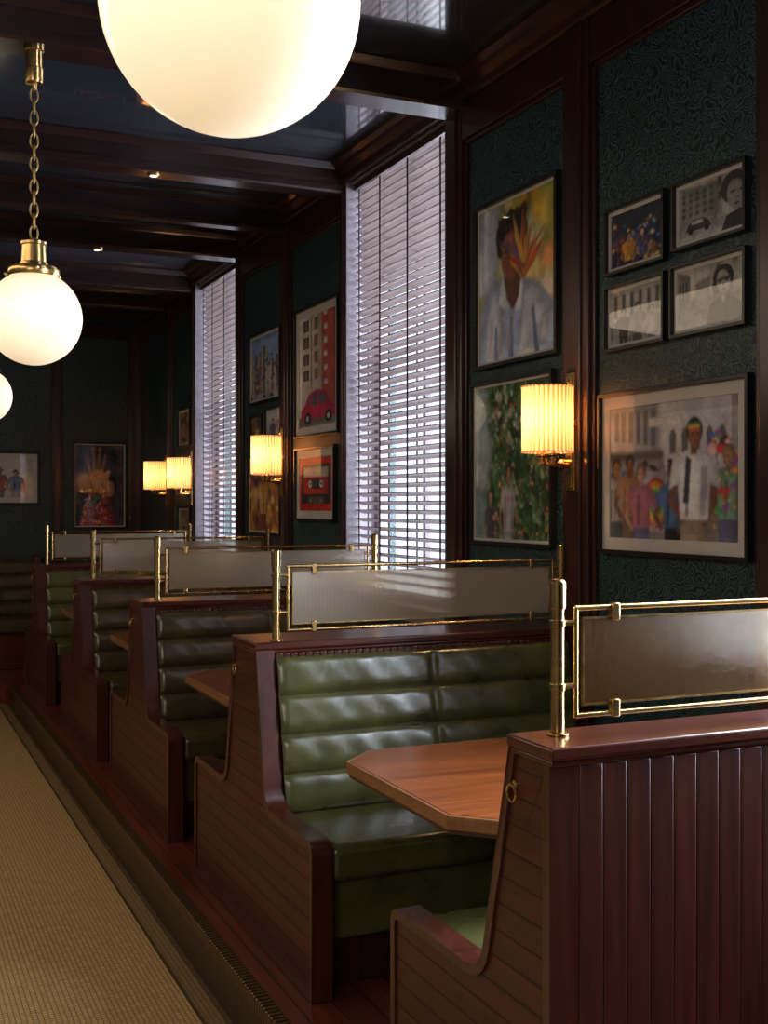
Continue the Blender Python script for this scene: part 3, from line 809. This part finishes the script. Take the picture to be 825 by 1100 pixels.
S += clutter(90, RB + [(.9, .5, .6), BK, BK, TAN], .80, .1, 1, .75, .012, .04, 1, .005) + person(.92, -.25, .90, TAN, (.3, .15, .06), (.2, .35, .25), (.1, .1, .2), .6) + clutter(20, RB, .84, .2, 1, .5, .012, .03, 1, .005)
S += person(.68, -.42, 1.27, BR, BK, (.80, .81, .86), (.35, .28, .2), .62)
S += [PG((.04, .05, .06), (.60, .27), (.62, .60), (.66, .58), (.64, .27))]
for i, cc in enumerate(RB[:4]): S.append(R(cc, .635, .775 + .013*i, .725, .790 + .013*i))
framed(2.905, 3.745, 1.367, 1.978, [(.15, .15, .16), (.4, .4, .42), (.6, .6, .6)], 9, S, 'framed colour photo of a street crowd and white-shirted man', .016, .045, res=300)
S = [R((.02, .03, .06), 0, .55, 1, 1, .03)] + clutter(70, [(.9, .5, .1), (.1, .3, .9), (.9, .15, .1), (.95, .8, .3), (.2, .7, .8), BK, BK], .02, .3, .98, .8, .01, .045, 1, .008)
S += person(.35, -.35, .95, TAN, BK, (.8, .35, .05), BK, .7) + person(.62, -.3, .9, PALE, BK, (.1, .1, .3), BK, .7) + clutter(20, [(.9, .5, .2), BK], 0, 0, 1, .35, .02, .06)
framed(3.338, 3.702, 2.425, 2.678, [(.01, .01, .02), (.03, .04, .09), (.3, .12, .03)], 8, S, 'small black-framed colour photo of people under night neon lights', .012, .014, res=300)
G = lambda v: (v, v * .97, v * .92)
S = [R(G(.65), 0, .55, .5, 1, .02), PS(G(.25), .006, (0, .3), (.62, .35), (.62, .92), (0, 1))]
for i in range(5):
    for j in range(4): S.append(R(G(.05), .04 + .11*i, .45 + .12*j, .10 + .11*i, .52 + .12*j, .006))
S += [R(G(.4), 0, 0, 1, .28, .02), PG(G(.06), (.1, .18), (.14, .3), (.22, .38), (.38, .38), (.46, .3), (.52, .18)), E(G(.02), .18, .18, .04, .06), E(G(.02), .44, .18, .04, .06), R(G(.5), .2, .28, .38, .35)]
S += [E(G(.04), .85, .72, .2, .28), E(G(.26), .88, .58, .14, .27, .1), E(G(.04), .83, .64, .04, .022), E(G(.04), .96, .64, .03, .022), E(G(.08), .89, .42, .05, .02), E(G(.1), .9, .52, .022, .02), PG(G(.04), (.66, 0), (.74, .26), (1, .34), (1, 0))]
framed(2.919, 3.296, 2.437, 2.676, [G(.05), G(.3), G(.6)], 8, S, 'small black-and-white photo of a face by a city street', .012, .014, res=300)
S = [R(G(.45), 0, .4, 1, 1, .03)] + [R(G(.1), .06 + .16*i, .5, .13 + .16*i, .92, .01) for i in range(6)] + clutter(50, [G(.05), G(.3), G(.6)], 0, .1, 1, .55, .02, .06)
S += person(.25, -.3, .95, G(.4), G(.03), G(.12), G(.05), .7) + person(.52, -.3, 1.0, G(.5), G(.05), G(.35), G(.1), .7) + person(.8, -.3, .9, G(.35), G(.02), G(.5), G(.2), .7)
framed(3.338, 3.705, 2.135, 2.385, [G(.08), G(.3), G(.5)], 8, S, 'small black-and-white photo of people seated outdoors', .012, .014, res=300)
S = [R(G(.6), 0, .5, .55, 1, .02), PS(G(.2), .006, (0, .3), (.2, .35), (.2, .9), (0, 1)), PS(G(.3), .006, (.28, .35), (.5, .35), (.5, .8), (.28, .75)), R(G(.35), 0, 0, 1, .3, .02)]
S += [R(G(.06), .03 + .05*i, .5, .05 + .05*i, .8) for i in range(3)] + clutter(40, [G(.03), G(.2), G(.5)], 0, .2, .45, .42, .015, .04)
S += [E(G(.03), .70, .74, .15, .20), E(G(.03), .60, .60, .06, .14), E(G(.48), .70, .66, .10, .2, .1), PG(G(.015), (.60, .72), (.80, .74), (.79, .66), (.72, .65), (.70, .69), (.67, .65), (.61, .66)), E(G(.2), .705, .61, .018, .02), E(G(.10), .71, .54, .035, .018), PG(G(.05), (.44, 0), (.5, .34), (.66, .46), (.78, .46), (.95, .3), (1, 0)), PG(G(.5), (.66, .45), (.70, .3), (.75, .45))]
framed(2.919, 3.306, 2.135, 2.39, [G(.08), G(.3), G(.5)], 8, S, 'small black-and-white photo of a man in sunglasses on a street', .012, .014, res=300)
# large portrait
S = clutter(60, [(.04, .14, .02), (.35, .42, .05), (.8, .6, .08), (.9, .35, .03), (.06, .22, .04), (.75, .72, .4)], .35, .45, 1, 1, .05, .13, 1, .04)
S += [PS((.52, .60, .78), .03, (0, .42), (.26, .5), (.28, 1), (0, 1)), PS((.70, .75, .85), .03, (.05, .5), (.14, .5), (.16, 1), (.06, 1)), PS((.25, .3, .45), .03, (0, .75), (.04, .75), (.05, 1), (0, 1))]
S += clutter(20, [(.85, .50, .25), (.8, .72, .65), (.9, .35, .12), (.9, .75, .3)], .66, .2, 1, .58, .04, .11, 1, .04)
S += [PS((.42, .52, .80), .01, (0, 0), (.02, .34), (.12, .46), (.30, .52), (.56, .50), (.80, .42), (.98, .28), (1, 0)),
      PG((.66, .72, .92), (.10, 0), (.10, .30), (.20, .44), (.30, .40), (.34, .12), (.28, 0)), PG((.62, .68, .88), (.55, 0), (.56, .24), (.64, .44), (.80, .38), (.92, .16), (.88, 0)),
      PG((.22, .30, .55), (.40, 0), (.42, .26), (.46, .26), (.47, 0)), PG((.25, .33, .58), (.20, .0), (.22, .22), (.25, .22), (.26, 0)), PG((.20, .28, .5), (.74, 0), (.70, .28), (.73, .30), (.80, 0)),
      PG((.80, .84, .95), (.26, .36), (.32, .54), (.40, .44), (.44, .28)), PG((.80, .84, .95), (.60, .32), (.60, .50), (.54, .44), (.48, .28)),
      PG((.17, .065, .035), (.34, .52), (.38, .38), (.46, .30), (.54, .38), (.57, .56))]
S += [E((.018, .011, .010), .44, .79, .21, .145), E((.02, .012, .01), .30, .74, .06, .09), E((.02, .012, .01), .58, .74, .05, .09)]
S += clutter(22, [(.02, .012, .01), (.05, .03, .02)], .26, .80, .62, .93, .02, .05, 1, .006)
S += [E((.24, .095, .05), .44, .645, .135, .165), E((.40, .18, .10), .385, .60, .06, .07, s=.02), E((.36, .16, .09), .43, .755, .08, .035, s=.02), E((.16, .06, .035), .585, .64, .025, .045)]
for sx_ in (.375, .505): S += [E((.10, .035, .02), sx_, .668, .045, .024, s=.008), E((.55, .5, .48), sx_, .664, .030, .011), E(BK, sx_ + .004, .664, .014, .012), PG(BK, (sx_ - .045, .695), (sx_, .712), (sx_ + .045, .695), (sx_, .703))]
S += [PG((.12, .04, .025), (.445, .67), (.41, .605), (.435, .592), (.47, .605)), E((.09, .03, .02), .42, .60, .013, .007), E((.09, .03, .02), .465, .60, .013, .007), E((.36, .09, .08), .44, .553, .055, .013), E((.42, .12, .10), .44, .538, .045, .014), E((.06, .015, .015), .44, .547, .05, .004)]
STK = [(.80, .14, .03), (.9, .34, .05), (.65, .06, .03), (.9, .50, .1), (.75, .10, .04), (.12, .14, .36)]
for a in range(26):       # painted streaks fanning up and across the face from the jaw on the right
    t = .55 + a * .085 + random.uniform(-.03, .03); r1 = random.uniform(.26, .46); bx, by = .58 + random.uniform(-.03, .04), .50 + random.uniform(-.03, .06); wd = random.uniform(.012, .030)
    dx, dy = math.cos(t), math.sin(t) * .95
    S.append(PS(random.choice(STK), .005, (bx - dy*wd*.4, by + dx*wd*.4), (bx + dx*r1*.55 - dy*wd, by + dy*r1*.55 + dx*wd), (bx + dx*r1, by + dy*r1), (bx + dx*r1*.5 + dy*wd, by + dy*r1*.5 - dx*wd), (bx + dy*wd*.4, by - dx*wd*.4)))
S += [E((.24, .09, .05), .375, .63, .055, .085, s=.012), E((.10, .035, .02), .365, .668, .040, .022, s=.006), E((.5, .45, .42), .365, .664, .026, .010), E(BK, .37, .664, .013, .011), E((.36, .09, .08), .43, .55, .05, .016)]
for k in range(6): S.append(PS(random.choice([(.75, .62, .62), (.55, .6, .85), (.85, .5, .3)]), .01, (.12 + .13*k, .05), (.20 + .13*k, .33 + random.uniform(-.08, .1)), (.21 + .13*k, .3), (.15 + .13*k, .05)))
framed(4.038, 4.749, 2.175, 2.93, [(.05, .10, .03), (.35, .38, .10), (.75, .55, .2)], 5, S, 'large black-framed portrait of a person with orange-red paint streaks', .018, .012, res=260)
# foliage
S = clutter(330, [(.01, .04, .012), (.03, .10, .03), (.07, .18, .04), (.16, .28, .10), (.015, .03, .012), (.35, .45, .30)], .1, .0, 1, 1, .012, .05, 1, .004)
S += [PS((.45, .56, .60), .03, (0, .25), (.16, .3), (.24, .6), (.16, 1), (0, 1)), PS((.24, .32, .34), .03, (0, 0), (.2, 0), (.18, .3), (0, .35)), PS((.6, .68, .7), .02, (.02, .5), (.08, .5), (.10, .95), (.03, .95))]
S += clutter(60, [(.7, .75, .72), (.4, .5, .35), (.10, .22, .06)], .12, .62, .6, .98, .01, .035, 1, .005)
S += person(.46, -.30, .78, TAN, BK, (.50, .46, .48), (.3, .3, .34), .62) + person(.22, -.32, .64, PALE, (.1, .06, .03), (.12, .10, .14), BK, .62)
S += clutter(60, [(.02, .07, .02), (.06, .16, .04), (.01, .03, .01)], .55, .0, .95, .5, .015, .04, 1, .004)
S += clutter(130, [(.75, .10, .06), (.85, .35, .22), (.8, .75, .70), (.9, .45, .08), (.7, .25, .3)], .25, .02, .98, .95, .006, .018, 1, .004)
framed(4.073, 4.786, 1.372, 2.118, [(.015, .05, .015), (.06, .16, .05), (.3, .4, .22)], 14, S, 'large black-framed photo of two people beneath flowering foliage', .016, .012, res=260)
# car
S = [R((.62, .58, .54), 0, 0, .62, 1, .01), R((.48, .09, .06), .62, 0, 1, 1, .008)] + [R((.65, .63, .6), .68, .12*i, .78, .12*i + .05) for i in range(3, 9)]
for i in range(4): S += [R((.12, .08, .07), .12, .42 + .15*i, .28, .52 + .15*i), R((.75, .7, .66), .19, .42 + .15*i, .205, .52 + .15*i), R((.30, .14, .10), .42, .42 + .15*i, .52, .52 + .15*i)]
S += [R((.3, .26, .24), .33, .30, .36, 1), R((.18, .17, .17), 0, 0, 1, .10, .01), PG((.55, .02, .09), (.06, .08), (.05, .16), (.16, .2), (.28, .30), (.5, .33), (.72, .30), (.86, .19), (.98, .15), (.98, .08)), PG((.10, .12, .15), (.30, .2), (.35, .28), (.5, .30), (.5, .2)), PG((.10, .12, .15), (.54, .2), (.54, .30), (.68, .28), (.76, .2)), PG((.75, .25, .3), (.30, .31), (.5, .335), (.7, .31), (.5, .325)), E(BK, .24, .08, .09, .055), E(BK, .80, .08, .09, .055), E((.6, .6, .6), .24, .08, .04, .025), E((.6, .6, .6), .80, .08, .04, .025)]
framed(6.464, 7.25, 1.99, 2.83, [(.5, .48, .45), (.7, .7, .66)], 6, S, 'framed photo of a rounded crimson car by pale and red walls', .016, .05, res=150)
S = [R((.55, .015, .015), 0, 0, 1, 1), PG((.03, .025, .03), (.06, .14), (.06, .82), (.10, .87), (.90, .87), (.94, .82), (.94, .14)), R((.62, .6, .56), .13, .32, .87, .80), R((.60, .03, .03), .13, .32, .87, .62), R((.04, .04, .04), .28, .42, .72, .58), E((.75, .74, .7), .33, .50, .055, .07), E((.75, .74, .7), .67, .50, .055, .07), E(BK, .33, .50, .025, .03), E(BK, .67, .50, .025, .03), PG((.12, .12, .12), (.22, .14), (.27, .27), (.73, .27), (.78, .14)), E((.5, .5, .5), .35, .2, .02, .025), E((.5, .5, .5), .65, .2, .02, .025)]
framed(6.525, 7.24, 1.45, 1.925, [(.5, .02, .02), (.62, .03, .03)], 6, S, 'framed picture of a red and black audio cassette', .016, .05, res=150)
S = [PS((.25, .38, .7), .02, (0, .55), (1, .6), (1, 1), (0, 1))] + [R(random.choice([(.15, .15, .22), (.5, .45, .42), (.06, .08, .15), (.4, .2, .15)]), .07*i, .1, .07*i + .07, random.uniform(.5, .92)) for i in range(15)]
S += clutter(110, [(.8, .5, .2), (.6, .6, .65), BK, BK, (.1, .2, .6), (.8, .3, .4)], 0, 0, 1, .7, .01, .04, 1, .005)
framed(7.537, 8.262, 2.29, 2.80, [(.03, .04, .1), (.3, .3, .45), (.6, .55, .6)], 10, S, 'framed colour photo of a busy city skyline', .016, .012, res=130)
S = clutter(24, [(.8, .4, .1), (.2, .1, .3), BK], 0, 0, 1, 1, .03, .08) + person(.5, -.3, 1.1, TAN, BK, (.8, .5, .1), BK, .7)
framed(7.95, 8.24, 1.96, 2.21, [(.02, .02, .03), (.3, .15, .04)], 8, S, 'small framed photo of a figure in a yellow top', .012, res=160)
S = [R((.45, .5, .58), 0, .5, 1, 1, .03)] + person(.4, -.3, 1.0, TAN, BK, (.1, .12, .2), BK, .7) + person(.75, -.3, .9, PALE, BK, (.5, .5, .5), BK, .7)
framed(7.517, 7.89, 2.0, 2.24, [(.2, .2, .25), (.5, .5, .55)], 8, S, 'small framed photo of two standing figures', .012, res=160)
S = clutter(60, [(.85, .35, .05), (.9, .65, .15), (.5, .1, .05), (.1, .05, .2)], 0, .2, 1, 1, .03, .09) + person(.45, -.25, 1.1, BR, BK, (.85, .45, .1), (.3, .08, .05), .7)
framed(7.54, 8.30, 1.34, 1.915, [(.1, .03, .02), (.5, .2, .04), (.8, .5, .15)], 8, S, 'framed warm orange photo of a costumed figure', .016, .012, res=130)
for z0, z1, cc in ((2.08, 2.42, (.5, .3, .2)), (1.30, 1.54, (.45, .4, .2))):
    S = clutter(10, [cc, (.1, .1, .15)], 0, .3, 1, 1, .04, .08) + person(.4, -.3, 1.1, TAN, BK, cc, BK, .7)
    framed(9.99, 10.43, z0, z1, [(.04, .04, .05), cc], 8, S, 'small framed photo of a standing figure beside the window', .012, .02, res=110)
# raised hand
S = [PS((.10, .12, .22), .03, (0, .5), (.3, .55), (.3, 1), (0, 1))]
SK = (.42, .22, .15)
S += [PG((.35, .04, .04), (.08, 0), (.2, .28), (.34, .50), (.54, .50), (.72, .36), (.84, 0))] + clutter(110, [(.8, .55, .1), (.7, .08, .08), (.1, .3, .15), (.75, .35, .5), (.1, .1, .3), BK], .12, .0, .76, .46, .012, .035, 1, .005)
S += [PG(SK, (.36, .42), (.35, .52), (.30, .58), (.28, .68), (.36, .72), (.56, .72), (.60, .62), (.53, .52), (.52, .42))]
for (u0, v0, u1, v1, w) in ((.31, .66, .22, .86, .035), (.39, .70, .36, .95, .038), (.47, .70, .50, .94, .037), (.545, .69, .62, .86, .032), (.56, .58, .70, .68, .036)):
    dx, dy = u1 - u0, v1 - v0; L = math.hypot(dx, dy); nx, ny = -dy / L * w, dx / L * w
    S += [PG(SK, (u0 + nx, v0 + ny), (u1 + nx*.8, v1 + ny*.8), (u1 - nx*.8, v1 - ny*.8), (u0 - nx, v0 - ny)), E(SK, u1, v1, w * .85, w * .8)]
S += [PS((.22, .10, .06), .006, (.34, .60), (.50, .66), (.50, .65), (.34, .59)), E(BK, .74, .5, .12, .12), E(SK, .72, .46, .08, .10)]
framed(1.907, 2.46, 1.31, 2.205, [(.01, .01, .015), (.05, .05, .08), (.10, .10, .18)], 6, S, 'framed photo of a raised open hand and a floral sleeve', .018, .012, back=True, res=130)
S = person(.25, -.2, .9, PALE, BK, (.8, .6, .5), (.3, .3, .4), .6) + person(.5, -.2, .95, TAN, (.3, .15, .1), (.7, .2, .2), (.2, .2, .25), .6) + person(.75, -.2, .9, PALE, BK, (.2, .3, .5), (.4, .4, .4), .6)
framed(0.80, 1.574, 1.56, 2.09, [(.45, .45, .5), (.7, .68, .66)], 6, S, 'wide framed bright photo of a group of people', .018, .05, back=True, res=110)

# ------------------------------------------------------------------ lights
def area(name, loc, rot, sx, sy, e, col):
    l = bpy.data.lights.new(name, 'AREA'); l.shape = 'RECTANGLE'; l.size = sx; l.size_y = sy; l.energy = e; l.color = col
    o = bpy.data.objects.new(name, l); COL.objects.link(o); o.location = loc; o.rotation_euler = rot; return o
for i, (y0, y1) in enumerate(WINS):
    area('daylight', (W + 0.75, (y0 + y1) / 2, 2.3), (0, math.radians(90), 0), 2.6, 1.4, (480, 210, 160)[i], (0.80, 0.88, 1.0))
area('fill_behind_camera', (-2.2, -1.4, 3.0), (math.radians(35), math.radians(-30), 0), 2.0, 2.0, 62, (1.0, 0.86, 0.72))  # added warm fill lamp behind the camera, no fixture modelled
area('fill_over_aisle', (-1.6, 6.0, 3.3), (0, math.radians(-4), 0), 1.0, 7.0, 80, (1.0, 0.80, 0.58))  # added warm fill lamp over the aisle side, not a real fixture

w = bpy.data.worlds.new('World'); SC.world = w; w.use_nodes = True
bg = w.node_tree.nodes['Background']; bg.inputs[0].default_value = (0.78, 0.84, 1.0, 1); bg.inputs[1].default_value = 1.6

# ------------------------------------------------------------------ camera
cam = bpy.data.cameras.new('camera'); co = bpy.data.objects.new('camera', cam); COL.objects.link(co)
co.location = (0, 0, 1.55); co.rotation_euler = (math.radians(90), 0, math.radians(-24.02))
cam.sensor_fit = 'VERTICAL'; cam.sensor_height = 36; cam.lens = 1240 / 1100 * 36; cam.shift_y = -7 / 1100
cam.clip_start = 0.05
SC.camera = co
